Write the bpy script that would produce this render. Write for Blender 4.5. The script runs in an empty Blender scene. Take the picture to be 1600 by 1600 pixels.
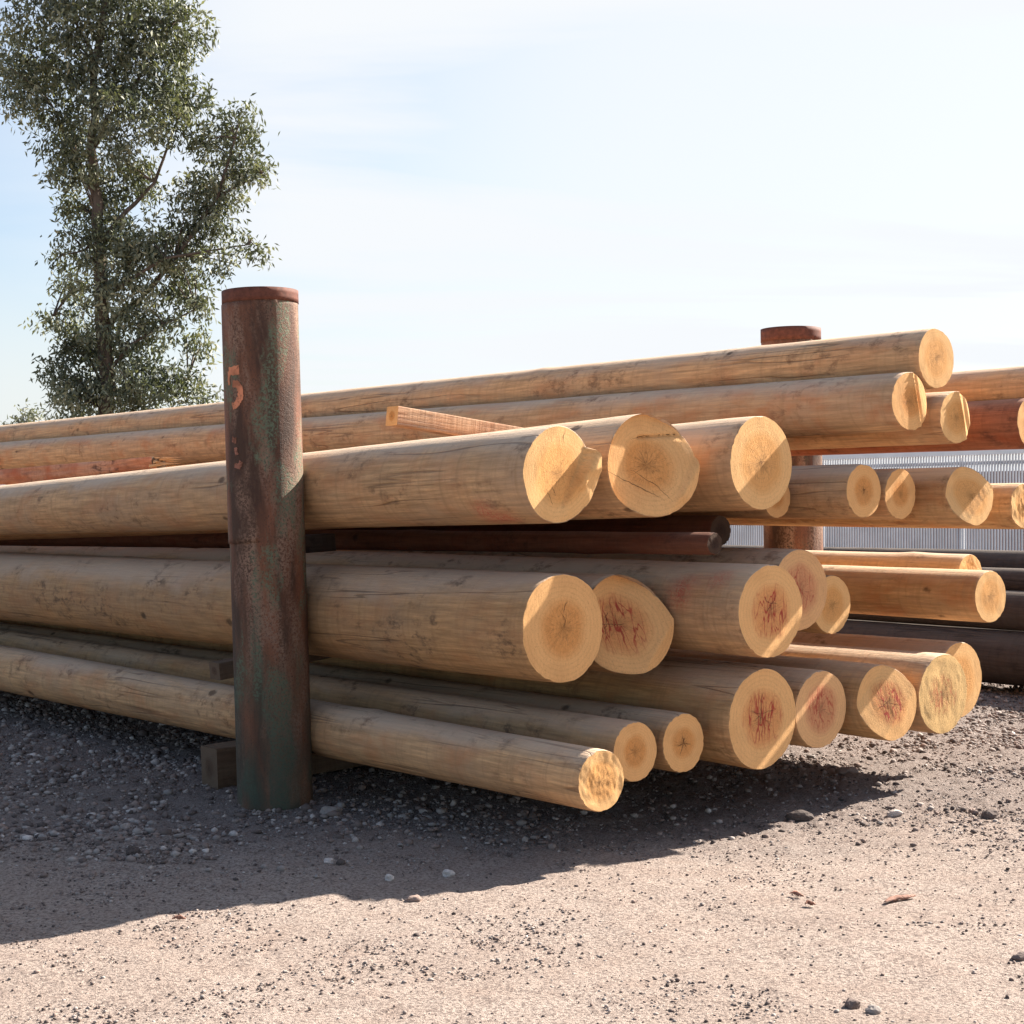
import bpy, bmesh, math, random
import numpy as np
from mathutils import Vector, Matrix

random.seed(7)
RNG = np.random.default_rng(7)
SC = bpy.context.scene
COL = SC.collection
R = math.radians

# ------------------------------------------------------------------ yard axes (metres)
# SV runs across the stack (log to log), DV along the logs towards their near ends
P0 = Vector((-1.115, 7.30, 0))
SV = Vector((.773, .634, 0)).normalized()
DV = Vector((.634, -.773, 0)).normalized()
def st(s, t, z=0.0):
    p = P0 + SV * s + DV * t
    return Vector((p.x, p.y, z))

# ------------------------------------------------------------------ numpy value noise
_T = RNG.random((64, 64, 64)).astype(np.float32)
def vnoise(x, y, z):
    x = np.asarray(x, np.float32); y = np.asarray(y, np.float32); z = np.asarray(z, np.float32)
    x, y, z = np.broadcast_arrays(x, y, z)
    xi = np.floor(x).astype(int); yi = np.floor(y).astype(int); zi = np.floor(z).astype(int)
    fx = x - xi; fy = y - yi; fz = z - zi
    fx = fx * fx * (3 - 2 * fx); fy = fy * fy * (3 - 2 * fy); fz = fz * fz * (3 - 2 * fz)
    def g(a, b, c): return _T[(xi + a) & 63, (yi + b) & 63, (zi + c) & 63]
    x00 = g(0,0,0)*(1-fx)+g(1,0,0)*fx; x10 = g(0,1,0)*(1-fx)+g(1,1,0)*fx
    x01 = g(0,0,1)*(1-fx)+g(1,0,1)*fx; x11 = g(0,1,1)*(1-fx)+g(1,1,1)*fx
    y0 = x00*(1-fy)+x10*fy; y1 = x01*(1-fy)+x11*fy
    return (y0*(1-fz)+y1*fz) * 2 - 1

# ------------------------------------------------------------------ node helpers
def new_mat(name, rough=.8, spec=.25):
    m = bpy.data.materials.new(name); m.use_nodes = True
    nt = m.node_tree; b = nt.nodes['Principled BSDF']
    b.inputs['Roughness'].default_value = rough
    b.inputs['Specular IOR Level'].default_value = spec
    return m, nt, b
def N(nt, typ, **kw):
    n = nt.nodes.new(typ)
    for k, v in kw.items():
        if k.startswith('i_'):
            n.inputs[k[2:].replace('_', ' ')].default_value = v
        else: setattr(n, k, v)
    return n
def L(nt, a, b): nt.links.new(a, b)
def mapping(nt, src, scale, loc=(0,0,0)):
    n = N(nt, 'ShaderNodeMapping'); n.inputs['Scale'].default_value = scale; n.inputs['Location'].default_value = loc
    L(nt, src, n.inputs['Vector']); return n.outputs[0]
def noise(nt, src, scale, detail=4, rough=.55, dist=0):
    n = N(nt, 'ShaderNodeTexNoise'); n.inputs['Scale'].default_value = scale
    n.inputs['Detail'].default_value = detail; n.inputs['Roughness'].default_value = rough
    n.inputs['Distortion'].default_value = dist
    L(nt, src, n.inputs['Vector']); return n.outputs['Fac']
def mrange(nt, src, a, b, c=0., d=1., smooth=False):
    n = N(nt, 'ShaderNodeMapRange'); n.clamp = True
    if smooth: n.interpolation_type = 'SMOOTHSTEP'
    n.inputs[1].default_value = a; n.inputs[2].default_value = b; n.inputs[3].default_value = c; n.inputs[4].default_value = d
    L(nt, src, n.inputs[0]); return n.outputs[0]
def math_(nt, op, a, b=None, c=None):
    n = N(nt, 'ShaderNodeMath', operation=op)
    for i, v in enumerate((a, b, c)):
        if v is None: continue
        if isinstance(v, (int, float)): n.inputs[i].default_value = v
        else: L(nt, v, n.inputs[i])
    return n.outputs[0]
def mixc(nt, fac, a, b, mode='MIX'):
    n = N(nt, 'ShaderNodeMix', data_type='RGBA', blend_type=mode)
    for i, v in ((0, fac), (6, a), (7, b)):
        if isinstance(v, (int, float)): n.inputs[i].default_value = v
        elif isinstance(v, (tuple, list)): n.inputs[i].default_value = (*v, 1)
        else: L(nt, v, n.inputs[i])
    return n.outputs[2]
def bump(nt, b, h, strength=.4, dist=.01):
    n = N(nt, 'ShaderNodeBump'); n.inputs['Strength'].default_value = strength; n.inputs['Distance'].default_value = dist
    L(nt, h, n.inputs['Height']); L(nt, n.outputs[0], b.inputs['Normal'])
def attr(nt, name, out='Vector'):
    n = N(nt, 'ShaderNodeAttribute'); n.attribute_name = name; return n.outputs[out]
def objcoord(nt, rnd=40.):
    tc = N(nt, 'ShaderNodeTexCoord')
    if not rnd: return tc.outputs['Object']
    oi = N(nt, 'ShaderNodeObjectInfo')
    v = N(nt, 'ShaderNodeVectorMath', operation='ADD')
    cb = N(nt, 'ShaderNodeCombineXYZ')
    r = math_(nt, 'MULTIPLY', oi.outputs['Random'], rnd)
    for i in range(3): L(nt, r, cb.inputs[i])
    L(nt, tc.outputs['Object'], v.inputs[0]); L(nt, cb.outputs[0], v.inputs[1])
    return v.outputs[0]

# ------------------------------------------------------------------ materials
def shaft_material(name, base, grey, dark, grey_amt=.5, red_amt=.25, dirt=1.0, lit_bleach=.72):
    m, nt, b = new_mat(name, .78, .2)
    co = objcoord(nt)
    grain = noise(nt, mapping(nt, co, (30, 1.6, 30)), 2.2, 6, .65)
    fine = noise(nt, mapping(nt, co, (130, 9, 130)), 2.0, 3, .6)
    blot = noise(nt, mapping(nt, co, (3.2, 1.1, 3.2)), 1.0, 6, .62, .6)
    blot2 = noise(nt, mapping(nt, co, (5, 2.2, 5), (3, 7, 1)), 1.4, 5, .6, .4)
    ring = noise(nt, mapping(nt, co, (2.5, 34, 2.5)), 1.0, 3, .6, .25)
    c = mixc(nt, mrange(nt, grain, .34, .66), tuple(x * .66 for x in base), tuple(min(1, x * 1.2) for x in base))
    c = mixc(nt, mrange(nt, blot, .42, .70, 0, grey_amt), c, grey)
    c = mixc(nt, mrange(nt, blot2, .48, .70, 0, red_amt*1.5), c, (base[0] * .82, base[1] * .50, base[2] * .36))
    c = mixc(nt, mrange(nt, ring, .50, .74, 0, .5), c, tuple(x * .62 for x in base))
    c = mixc(nt, mrange(nt, fine, .58, .8, 0, .30), c, dark)
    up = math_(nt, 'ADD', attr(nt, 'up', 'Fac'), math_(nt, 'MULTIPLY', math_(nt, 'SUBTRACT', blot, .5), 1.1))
    c = mixc(nt, math_(nt, 'MULTIPLY', mrange(nt, up, .30, .95, 0, 1, True), lit_bleach), c, (.58, .465, .36))  # upper side bleached pale, with sunlit brightness painted into the colour
    # dark scuffs: patches with ragged outlines
    sc1 = noise(nt, mapping(nt, co, (2.6, 1.6, 2.6), (9, 2, 5)), 1.7, 3, .5)
    sc2 = noise(nt, mapping(nt, co, (13, 7, 13), (1, 5, 9)), 1.5, 6, .72, .25)
    scf = math_(nt, 'MULTIPLY', mrange(nt, sc1, .48, .62), mrange(nt, sc2, .50, .64))
    c = mixc(nt, math_(nt, 'MULTIPLY', scf, .6 * dirt), c, dark)
    spn = noise(nt, mapping(nt, co, (11, .42, 11), (6, 1, 3)), 1.0, 2, .5, .15)
    spl = mrange(nt, math_(nt, 'ABSOLUTE', math_(nt, 'SUBTRACT', spn, .5)), .004, .012, 1, 0)
    spl = math_(nt, 'MULTIPLY', spl, mrange(nt, noise(nt, mapping(nt, co, (2.5, .8, 2.5), (2, 8, 4)), 1.0, 2, .5), .50, .60))
    c = mixc(nt, math_(nt, 'MULTIPLY', spl, .5), c, dark)
    # knots
    vo = N(nt, 'ShaderNodeTexVoronoi'); vo.inputs['Scale'].default_value = 4.3
    L(nt, mapping(nt, co, (1, .62, 1)), vo.inputs['Vector'])
    wob = noise(nt, co, 34, 4, .7)
    kd = math_(nt, 'ADD', vo.outputs['Distance'], math_(nt, 'MULTIPLY', wob, .10))
    sc_ = N(nt, 'ShaderNodeSeparateColor'); L(nt, vo.outputs['Color'], sc_.inputs[0])
    kd = math_(nt, 'ADD', kd, math_(nt, 'MULTIPLY', sc_.outputs[0], .075))
    kn = mrange(nt, kd, .115, .180, 1, 0, True)
    c = mixc(nt, math_(nt, 'MULTIPLY', kn, .72), c, tuple(x * .55 for x in dark))
    # red lumber crayon where the attribute says so
    sn = noise(nt, mapping(nt, co, (26, 26, 26), (4, 4, 4)), 1.4, 4, .6, 1.2)
    line = mrange(nt, math_(nt, 'ABSOLUTE', math_(nt, 'SUBTRACT', sn, .5)), .0, .05, 1, 0)
    red = math_(nt, 'MULTIPLY', attr(nt, 'stain', 'Fac'), math_(nt, 'ADD', math_(nt, 'MULTIPLY', line, .6), .22))
    c = mixc(nt, red, c, (.48, .06, .05))
    L(nt, c, b.inputs['Base Color'])
    h = math_(nt, 'ADD', math_(nt, 'MULTIPLY', ring, 1.0), math_(nt, 'MULTIPLY', grain, .7))
    h = math_(nt, 'SUBTRACT', h, math_(nt, 'MULTIPLY', kn, .6))
    h = math_(nt, 'ADD', h, math_(nt, 'MULTIPLY', fine, .3))
    h = math_(nt, 'SUBTRACT', h, math_(nt, 'MULTIPLY', spl, .8))
    bump(nt, b, h, .6, .009)
    return m

def end_material(name, sap, heart, heart_r=.55, red=0.0, fuzz=1.0):
    m, nt, b = new_mat(name, .85, .15)
    uv = attr(nt, 'uvn')                      # end-disc coordinates, rim at radius 1
    oi = N(nt, 'ShaderNodeObjectInfo')
    ofs = N(nt, 'ShaderNodeCombineXYZ')
    for i in range(3): L(nt, math_(nt, 'MULTIPLY', oi.outputs['Random'], 30.), ofs.inputs[i])
    va = N(nt, 'ShaderNodeVectorMath', operation='ADD'); L(nt, uv, va.inputs[0]); L(nt, ofs.outputs[0], va.inputs[1]); uvo = va.outputs[0]
    ln = N(nt, 'ShaderNodeVectorMath', operation='LENGTH'); L(nt, uv, ln.inputs[0]); rad = ln.outputs['Value']
    n1 = noise(nt, uvo, 2.2, 4, .55)
    radn = math_(nt, 'ADD', rad, math_(nt, 'MULTIPLY', math_(nt, 'SUBTRACT', n1, .5), .22))
    c = mixc(nt, mrange(nt, radn, heart_r - .1, heart_r + .12), heart, sap)
    core = mrange(nt, radn, .05, .22, .55, 0)
    c = mixc(nt, core, c, tuple(x * .6 for x in heart))
    rings = math_(nt, 'SINE', math_(nt, 'MULTIPLY', math_(nt, 'ADD', rad, math_(nt, 'MULTIPLY', n1, .07)), 72.))
    c = mixc(nt, mrange(nt, rings, .1, 1., 0, .13), c, tuple(x * .55 for x in heart))
    # saw fibres: streaks across the cut
    mp = N(nt, 'ShaderNodeMapping'); mp.inputs['Rotation'].default_value = (0, 0, R(24)); mp.inputs['Scale'].default_value = (46, 7, 1)
    L(nt, uvo, mp.inputs['Vector'])
    fib = noise(nt, mp.outputs[0], 1.0, 5, .7, .3)
    spk = noise(nt, uvo, 34, 4, .75)
    c = mixc(nt, mrange(nt, fib, .45, .75, 0, .22), c, tuple(min(1, x * 1.18) for x in sap))
    c = mixc(nt, mrange(nt, fib, .50, .28, 0, .22), c, tuple(x * .6 for x in heart))
    c = mixc(nt, mrange(nt, spk, .53, .72, 0, .48 * fuzz), c, tuple(x * .45 for x in heart))
    blot = noise(nt, uvo, 1.6, 3, .5)
    c = mixc(nt, mrange(nt, blot, .5, .72, 0, .35), c, (sap[0] * .72, sap[1] * .66, sap[2] * .62))
    # radial drying checks
    sp = N(nt, 'ShaderNodeSeparateXYZ'); L(nt, uv, sp.inputs[0])
    ang = math_(nt, 'ARCTAN2', sp.outputs[1], sp.outputs[0])
    ca = math_(nt, 'ADD', math_(nt, 'MULTIPLY', ang, 1.9), math_(nt, 'MULTIPLY', oi.outputs['Random'], 60.))
    cb = N(nt, 'ShaderNodeCombineXYZ'); L(nt, ca, cb.inputs[0]); L(nt, math_(nt, 'MULTIPLY', rad, .9), cb.inputs[1]); L(nt, math_(nt, 'MULTIPLY', oi.outputs['Random'], 9.), cb.inputs[2])
    ck = noise(nt, cb.outputs[0], 3.0, 2, .5, .3)
    ckl = mrange(nt, math_(nt, 'ABSOLUTE', math_(nt, 'SUBTRACT', ck, .5)), .0, .026, 1, 0)
    ckl = math_(nt, 'MULTIPLY', ckl, mrange(nt, rad, .04, .62, 1, 0))
    c = mixc(nt, math_(nt, 'MULTIPLY', ckl, .6), c, (.10, .05, .03))
    h = math_(nt, 'ADD', math_(nt, 'MULTIPLY', fib, 1.0), math_(nt, 'MULTIPLY', spk, .7))
    if red:
        def crm(rot, sc):
            n = N(nt, 'ShaderNodeMapping'); n.inputs['Rotation'].default_value = (0, 0, rot); n.inputs['Scale'].default_value = sc
            L(nt, uvo, n.inputs['Vector']); return n.outputs[0]
        rn = noise(nt, crm(.6, (3.4, .75, 1)), 1.3, 2, .45, .25)
        line = mrange(nt, math_(nt, 'ABSOLUTE', math_(nt, 'SUBTRACT', rn, .5)), .004, .022, 1, 0)
        rn2 = noise(nt, crm(-.75, (3.0, .8, 1)), 1.5, 2, .45, .35)
        line2 = mrange(nt, math_(nt, 'ABSOLUTE', math_(nt, 'SUBTRACT', rn2, .5)), .004, .020, 1, 0)
        both = math_(nt, 'MAXIMUM', line, line2)
        haze = math_(nt, 'MULTIPLY', mrange(nt, radn, .15, .62, .32, 0), mrange(nt, noise(nt, mapping(nt, uvo, (3, 3, 1), (2, 2, 2)), 3., 5, .7), .42, .62))
        fac = math_(nt, 'ADD', math_(nt, 'MULTIPLY', both, mrange(nt, radn, .38, .66, .95, 0)), haze)
        c = mixc(nt, math_(nt, 'MULTIPLY', math_(nt, 'MINIMUM', fac, 1.), red), c, (.40, .06, .04))
    L(nt, c, b.inputs['Base Color'])
    bump(nt, b, math_(nt, 'SUBTRACT', h, ckl), .75, .0035)
    return m

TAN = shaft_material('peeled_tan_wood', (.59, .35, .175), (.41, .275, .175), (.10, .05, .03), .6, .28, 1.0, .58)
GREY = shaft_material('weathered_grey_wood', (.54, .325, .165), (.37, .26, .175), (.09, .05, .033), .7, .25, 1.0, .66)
SHADED_TAN = shaft_material('shaded_tan_wood', (.45, .26, .12), (.29, .195, .12), (.07, .042, .03), .6, .22, 1.2, .5)  # darker tan copy, shade of the lower layers put into its colour
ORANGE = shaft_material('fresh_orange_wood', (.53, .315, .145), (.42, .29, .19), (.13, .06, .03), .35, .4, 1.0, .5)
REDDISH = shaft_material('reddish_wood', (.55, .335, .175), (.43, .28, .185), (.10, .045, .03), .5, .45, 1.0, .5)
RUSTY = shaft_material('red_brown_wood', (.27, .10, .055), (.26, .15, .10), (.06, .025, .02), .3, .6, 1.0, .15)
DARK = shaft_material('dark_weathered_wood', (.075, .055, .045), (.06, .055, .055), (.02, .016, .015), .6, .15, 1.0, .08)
GAP_SHADED = shaft_material('gap_shaded_red_brown_wood', (.12, .045, .026), (.10, .05, .034), (.03, .014, .011), .3, .5, 1.0, .05)  # red-brown wood darkened further, shade of the gap put into its colour
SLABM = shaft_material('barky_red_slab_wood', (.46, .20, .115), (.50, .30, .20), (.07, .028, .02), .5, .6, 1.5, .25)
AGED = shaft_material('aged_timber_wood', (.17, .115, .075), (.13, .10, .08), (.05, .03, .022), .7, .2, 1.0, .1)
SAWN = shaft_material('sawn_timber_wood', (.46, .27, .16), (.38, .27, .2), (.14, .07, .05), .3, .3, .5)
END_A = end_material('cut_wood_pale', (.80, .475, .205), (.73, .37, .13), .62)
END_B = end_material('cut_wood_orange', (.78, .435, .18), (.68, .31, .10), .5)
END_R = end_material('cut_wood_red_crayon', (.79, .45, .19), (.70, .33, .125), .55, .95)
END_R2 = end_material('cut_wood_red_core', (.75, .43, .20), (.64, .30, .145), .6, .8)
END_G = end_material('cut_wood_fibrous', (.74, .475, .205), (.60, .36, .145), .45, .55, 1.8)
END_T = end_material('cut_wood_aged', (.16, .11, .075), (.12, .075, .05), .5)
END_D = end_material('cut_wood_dark', (.075, .045, .03), (.05, .028, .02), .5)  # cut face darkened for the gap logs, shade put into the colour

def paint(name, col, rough=.6, amp=.25, scale=6):
    m, nt, b = new_mat(name, rough, .3)
    co = objcoord(nt, 0)
    n = noise(nt, co, scale, 5, .6)
    c = mixc(nt, mrange(nt, n, .35, .7), tuple(x * (1 - amp) for x in col), tuple(min(1, x * (1 + amp)) for x in col))
    L(nt, c, b.inputs['Base Color']); bump(nt, b, n, .2, .005)
    return m

def rust_material(name, green=1.0, pink=1.0):
    m, nt, b = new_mat(name, .72, .35)
    co = objcoord(nt, 0)
    big = noise(nt, mapping(nt, co, (5, 5, .8)), 1.0, 5, .6, .3)
    big2 = noise(nt, mapping(nt, co, (6, 6, 1.6), (4, 2, 8)), 1.0, 5, .6, .4)
    big3 = noise(nt, mapping(nt, co, (7, 7, 2.4), (9, 5, 3)), 1.0, 4, .6, .3)
    sp = noise(nt, co, 85, 4, .75)
    sp2 = noise(nt, mapping(nt, co, (1, 1, .6), (3, 3, 3)), 150, 2, .7)
    c = mixc(nt, mrange(nt, big, .42, .58), (.060, .029, .017), (.20, .078, .040))
    c = mixc(nt, math_(nt, 'MULTIPLY', mrange(nt, big2, .48, .62), mrange(nt, sp, .44, .52, .1, .95)), c, (.255, .155, .105))
    gm = math_(nt, 'MULTIPLY', mrange(nt, big3, .53, .60), mrange(nt, sp, .45, .53, 1., .1))
    c = mixc(nt, math_(nt, 'MULTIPLY', gm, .9 * green), c, (.12, .158, .098))
    gm2 = math_(nt, 'MULTIPLY', mrange(nt, big, .60, .72), mrange(nt, sp2, .45, .53, .1, .9))
    c = mixc(nt, math_(nt, 'MULTIPLY', gm2, .8 * pink), c, (.24, .19, .165))
    c = mixc(nt, mrange(nt, sp2, .56, .66, 0, .65), c, (.045, .025, .02))
    # greener paint survives near the foot of the pipe
    sx = N(nt, 'ShaderNodeSeparateXYZ'); L(nt, co, sx.inputs[0])
    foot = math_(nt, 'MULTIPLY', mrange(nt, sx.outputs[2], .15, 1.0, .8, 0), mrange(nt, big3, .36, .56, .2, 1))
    c = mixc(nt, math_(nt, 'MULTIPLY', foot, green), c, (.048, .066, .046))
    L(nt, c, b.inputs['Base Color'])
    bump(nt, b, math_(nt, 'ADD', sp, math_(nt, 'MULTIPLY', big, 1.2)), .6, .008)
    return m
RUST = rust_material('rusty_green_pipe')
RUST2 = rust_material('rusty_brown_pipe', .2, .5)
BAND = paint('bare_rust_band', (.13, .045, .028), .75, .3, 40)
def worn_paint(name, col, a, b_):
    m, nt, b = new_mat(name, .8, .2)
    co = objcoord(nt, 0)
    n = noise(nt, co, 42, 4, .7); n2 = noise(nt, co, 9, 3, .6)
    f = math_(nt, 'MULTIPLY', mrange(nt, n, a, b_, 1, .08), mrange(nt, n2, .62, .40, .35, 1))
    c = mixc(nt, f, (.15, .062, .036), col)
    L(nt, c, b.inputs['Base Color']); bump(nt, b, n, .4, .004)
    return m
DIGIT = worn_paint('faded_orange_paint', (.62, .24, .13), .56, .70)
DIGIT2 = worn_paint('faded_pink_paint', (.38, .17, .12), .48, .62)

# ------------------------------------------------------------------ object helpers
def mesh_obj(name, verts, faces, mats, parent=None, smooth=True, attrs=None):
    me = bpy.data.meshes.new(name)
    me.from_pydata([tuple(v) for v in verts], [], [tuple(f) for f in faces])
    for m in (mats if isinstance(mats, (list, tuple)) else [mats]): me.materials.append(m)
    if smooth: me.polygons.foreach_set('use_smooth', [True] * len(me.polygons))
    for k, (typ, arr) in (attrs or {}).items():
        a = me.attributes.new(k, typ, 'POINT')
        a.data.foreach_set('vector' if typ == 'FLOAT_VECTOR' else 'value', np.asarray(arr, np.float32).ravel())
    me.update()
    o = bpy.data.objects.new(name, me); COL.objects.link(o)
    if parent: o.parent = parent
    return o
def thing(name, label, cat, loc=(0, 0, 0), group=None):
    o = bpy.data.objects.new(name, None); COL.objects.link(o); o.location = loc
    o.empty_display_size = .1
    o['label'] = label; o['category'] = cat
    if group: o['group'] = group
    return o
def tag(o, label, cat, group=None):
    o['label'] = label; o['category'] = cat
    if group: o['group'] = group
    return o
def frame_matrix(loc, x, y):
    x = x.normalized(); y = y.normalized(); z = x.cross(y).normalized(); x = y.cross(z).normalized()
    return Matrix(((x.x, y.x, z.x, loc[0]), (x.y, y.y, z.y, loc[1]), (x.z, y.z, z.z, loc[2]), (0, 0, 0, 1)))

def sstep(a, b, x):
    t = np.clip((x - a) / (b - a), 0, 1); return t * t * (3 - 2 * t)

# ------------------------------------------------------------------ logs
# shapes of the cut faces: outward height (m) over normalised face coordinates, u right, v up, r radius
def half(u, v, p, q, w=.05):
    """smooth 0..1 mask, 1 to the right of the line p->q"""
    dx, dy = q[0]-p[0], q[1]-p[1]; l = math.hypot(dx, dy)
    d = ((u-p[0])*dy - (v-p[1])*dx) / l
    return sstep(-w, w, d), d
def cut_plain(u, v, r, sd):
    return .0012 * vnoise(u*2+sd, v*2, sd) + .0006 * vnoise(u*9+sd, v*5, sd)
def cut_felled(u, v, r, sd):
    h = cut_plain(u, v, r, sd)
    m, d = half(u, v, (.86, .55), (-.02, -.98), .035)      # right of this line sits deeper
    k = r/.19
    h = h - m*k*(.06 - .03*np.clip(d, 0, 1))
    m2, d2 = half(u, v, (-1.1, -.12), (.5, .02), .05)       # torn lower lip slopes back
    h = h - m2*(1-m)*k*(.012 + .05*np.clip(d2, 0, 1)) + m2*(1-m)*k*.006*vnoise(u*9, v*4+sd, 4.)
    lip = np.exp(-((d+.13)/.10)**2)*(v > -.3)
    return h + lip*.014*k
def cut_cracked(u, v, r, sd):
    h = cut_plain(u, v, r, sd)
    m, d = half(u, v, (1.0, .10), (.18, -1.0), .04)
    h = h - m*(.02+.10*np.clip(d, 0, 1))
    c1 = np.exp(-((v-.55-.06*u)/.022)**2)*(u > -.1)
    m3, d3 = half(u, v, (-1.05, -.12), (.25, -.55), .03)
    h = h - .022*c1 - m3*(1-m)*(.012+.03*np.clip(d3, 0, 1))
    return h + .0022*vnoise(u*3+v*2, (u-v)*.7, sd)
def cut_bevel(u, v, r, sd):
    h = cut_plain(u, v, r, sd)
    m, d = half(u, v, (1.0, .12), (.1, -1.0), .03)
    return h - m*(.01+.16*np.clip(d, 0, 1)) + .0012*vnoise(u*7, v*4, sd)
def cut_streaked(u, v, r, sd):
    h = cut_plain(u, v, r, sd)
    m, d = half(u, v, (-.05, 1.0), (.45, -1.0), .05)
    return h + (1-m)*(.007*vnoise((u+v*.25)*7, v*.6, sd)) - (1-m)*.014*np.clip(-d, 0, 1) + np.exp(-((d+.12)/.07)**2)*.012
def cut_lower(u, v, r, sd):
    h = cut_plain(u, v, r, sd)
    m, d = half(u, v, (.95, .35), (-.55, -.95), .04)
    return h - m*(.002+.07*np.clip(d, 0, 1)) + m*.0006*vnoise(u*13, v*4, sd)
def cut_rough(u, v, r, sd):
    return cut_plain(u, v, r, sd) + .0025*vnoise(u*2.2+sd, v*2.2, 1.) + .0009*vnoise(u*13, v*7+sd, 2.)

SEG = 72
def make_log(label, a, b, r0, r1, shaft, endm, cut=cut_plain, group=None, name='log', cat='log', stain=None, bend=.012, flat_top=None, rough=1.0, rot=0.0, cracks=None):
    a = Vector(a); b = Vector(b); ax = b - a; ln = ax.length; y = ax.normalized()
    sd = random.uniform(0, 50)
    root = thing(name, label, cat, a, group)
    root.rotation_mode = 'QUATERNION'
    M = frame_matrix(a, SV, y)
    root.rotation_quaternion = M.to_quaternion()
    th = np.linspace(0, 2*np.pi, SEG, endpoint=False)
    ys = np.concatenate([[0, .004, .012, .03, .07], np.linspace(.14, ln-.02, 110), [ln]])
    T, Y = np.meshgrid(th, ys)
    f = Y/ln
    rr = r0 + (r1-r0)*f
    ph = random.uniform(0, 6)
    rr = rr*(1 + rough*(.012*np.cos(2*T+ph+f*3) + .012*vnoise(np.cos(T)*1.3+sd, Y*1.1, np.sin(T)*1.3) + .007*vnoise(np.cos(T)*3+sd, Y*5, np.sin(T)*3)))
    # knot swellings
    for _ in range(int(6*ln/10)):
        ky = random.uniform(.3, ln); kt = random.uniform(0, 6.28); ks = random.uniform(.05, .10)
        dt = np.angle(np.exp(1j*(T-kt)))*r0
        rr = rr + .007*np.exp(-((Y-ky)/ks)**2-(dt/ks)**2)
    rr = rr - .006*np.exp(-Y/.018)*np.clip(vnoise(np.cos(T)*9+sd, np.sin(T)*9, sd)-.1, 0, 1)   # chipped rim
    rr = rr - .003*np.exp(-Y/.006)*np.ones_like(rr)          # arris worn off at the sawn end
    X = rr*np.cos(T); Z = rr*np.sin(T)
    if flat_top is not None: Z = np.minimum(Z, flat_top*r0 + .004*vnoise(X*8, Y*2, sd))
    b1 = random.uniform(-1, 1)*bend; b2 = random.uniform(-1, 1)*bend
    X = X + b1*np.sin(np.pi*f)*np.minimum(1, Y); Z = Z + b2*np.sin(np.pi*f)*np.minimum(1, Y)
    rimr = rr[0]
    # face disc
    K = 30
    rho = np.linspace(1, 0, K+1)[:-1]
    TT, RH = np.meshgrid(th, rho)
    zr = np.tile(Z[0], (K, 1)); xr = np.tile(X[0], (K, 1))
    xd = RH*xr; zd = RH*zr
    u = xd/r0; v = zd/r0
    if rot:
        cu, su = math.cos(rot), math.sin(rot); u, v = u*cu-v*su, u*su+v*cu
    h = cut(u, v, r0, sd)
    rim_h = h[0]
    Yw = Y.copy()
    w = np.exp(-Y/.05)
    Yw = Y - rim_h[None, :]*w
    V = np.stack([X, Yw, Z], -1).reshape(-1, 3)
    nr = len(ys)
    F = []
    for i in range(nr-1):
        o0 = i*SEG; o1 = o0+SEG
        for j in range(SEG):
            k = (j+1) % SEG
            F.append((o0+j, o1+j, o1+k, o0+k))
    F.append(tuple((nr-1)*SEG+j for j in range(SEG)))
    stv = np.zeros(len(V))
    for (sy, sth, sr) in (stain or []):
        c = np.array([r0*math.cos(sth), sy, r0*math.sin(sth)])
        stv = np.maximum(stv, np.clip(1.6*(1-np.linalg.norm(V-c, axis=1)/sr), 0, 1))
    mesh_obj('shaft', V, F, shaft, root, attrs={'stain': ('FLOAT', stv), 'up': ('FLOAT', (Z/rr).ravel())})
    Vd = np.stack([xd, -h, zd], -1).reshape(-1, 3)
    Vd = np.vstack([Vd, [[0, -float(cut(np.zeros(1), np.zeros(1), r0, sd)[0]), 0]]])
    UV = np.stack([xd/r0, zd/r0, 0*xd], -1).reshape(-1, 3); UV = np.vstack([UV, [[0, 0, 0]]])
    F = []
    for i in range(K-1):
        for j in range(SEG):
            k = (j+1) % SEG
            F.append((i*SEG+j, i*SEG+k, (i+1)*SEG+k, (i+1)*SEG+j))
    for j in range(SEG): F.append(((K-1)*SEG+j, (K-1)*SEG+(j+1) % SEG, K*SEG))
    F = [tuple(f) for f in F]
    mesh_obj('cut_end', Vd, F, endm, root, attrs={'uvn': ('FLOAT_VECTOR', UV)})
    if cracks:
        for line in cracks:
            P = []
            for i in range(len(line)-1):
                for k in range(8):
                    q = k/8
                    P.append((line[i][0]*(1-q)+line[i+1][0]*q, line[i][1]*(1-q)+line[i+1][1]*q))
            P.append(line[-1]); o_ = 0; n_ = len(P); Vc = []; Fc = []
            P = [(p[0]+random.uniform(-1, 1)*.012, p[1]+random.uniform(-1, 1)*.012) for p in P]
            for i, p in enumerate(P):
                a_ = P[max(0, i-1)]; b_ = P[min(n_-1, i+1)]
                dx, dy = b_[0]-a_[0], b_[1]-a_[1]; l_ = math.hypot(dx, dy) or 1
                wd = .0009*(.15+math.sin(math.pi*min(1, (i+.6)/n_)))*random.uniform(.7, 1.3)/r0
                for sg in (-1, 1):
                    u_ = p[0]-dy/l_*wd*sg; v_ = p[1]+dx/l_*wd*sg
                    hh = float(cut(np.array([u_]), np.array([v_]), r0, sd)[0])
                    Vc.append((u_*r0, -hh-.0012, v_*r0))
            for i in range(n_-1): Fc.append((o_+2*i, o_+2*i+1, o_+2*i+3, o_+2*i+2))
            mesh_obj('drying_crack', Vc, Fc, CRACK, root, smooth=False)
    return root

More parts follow.
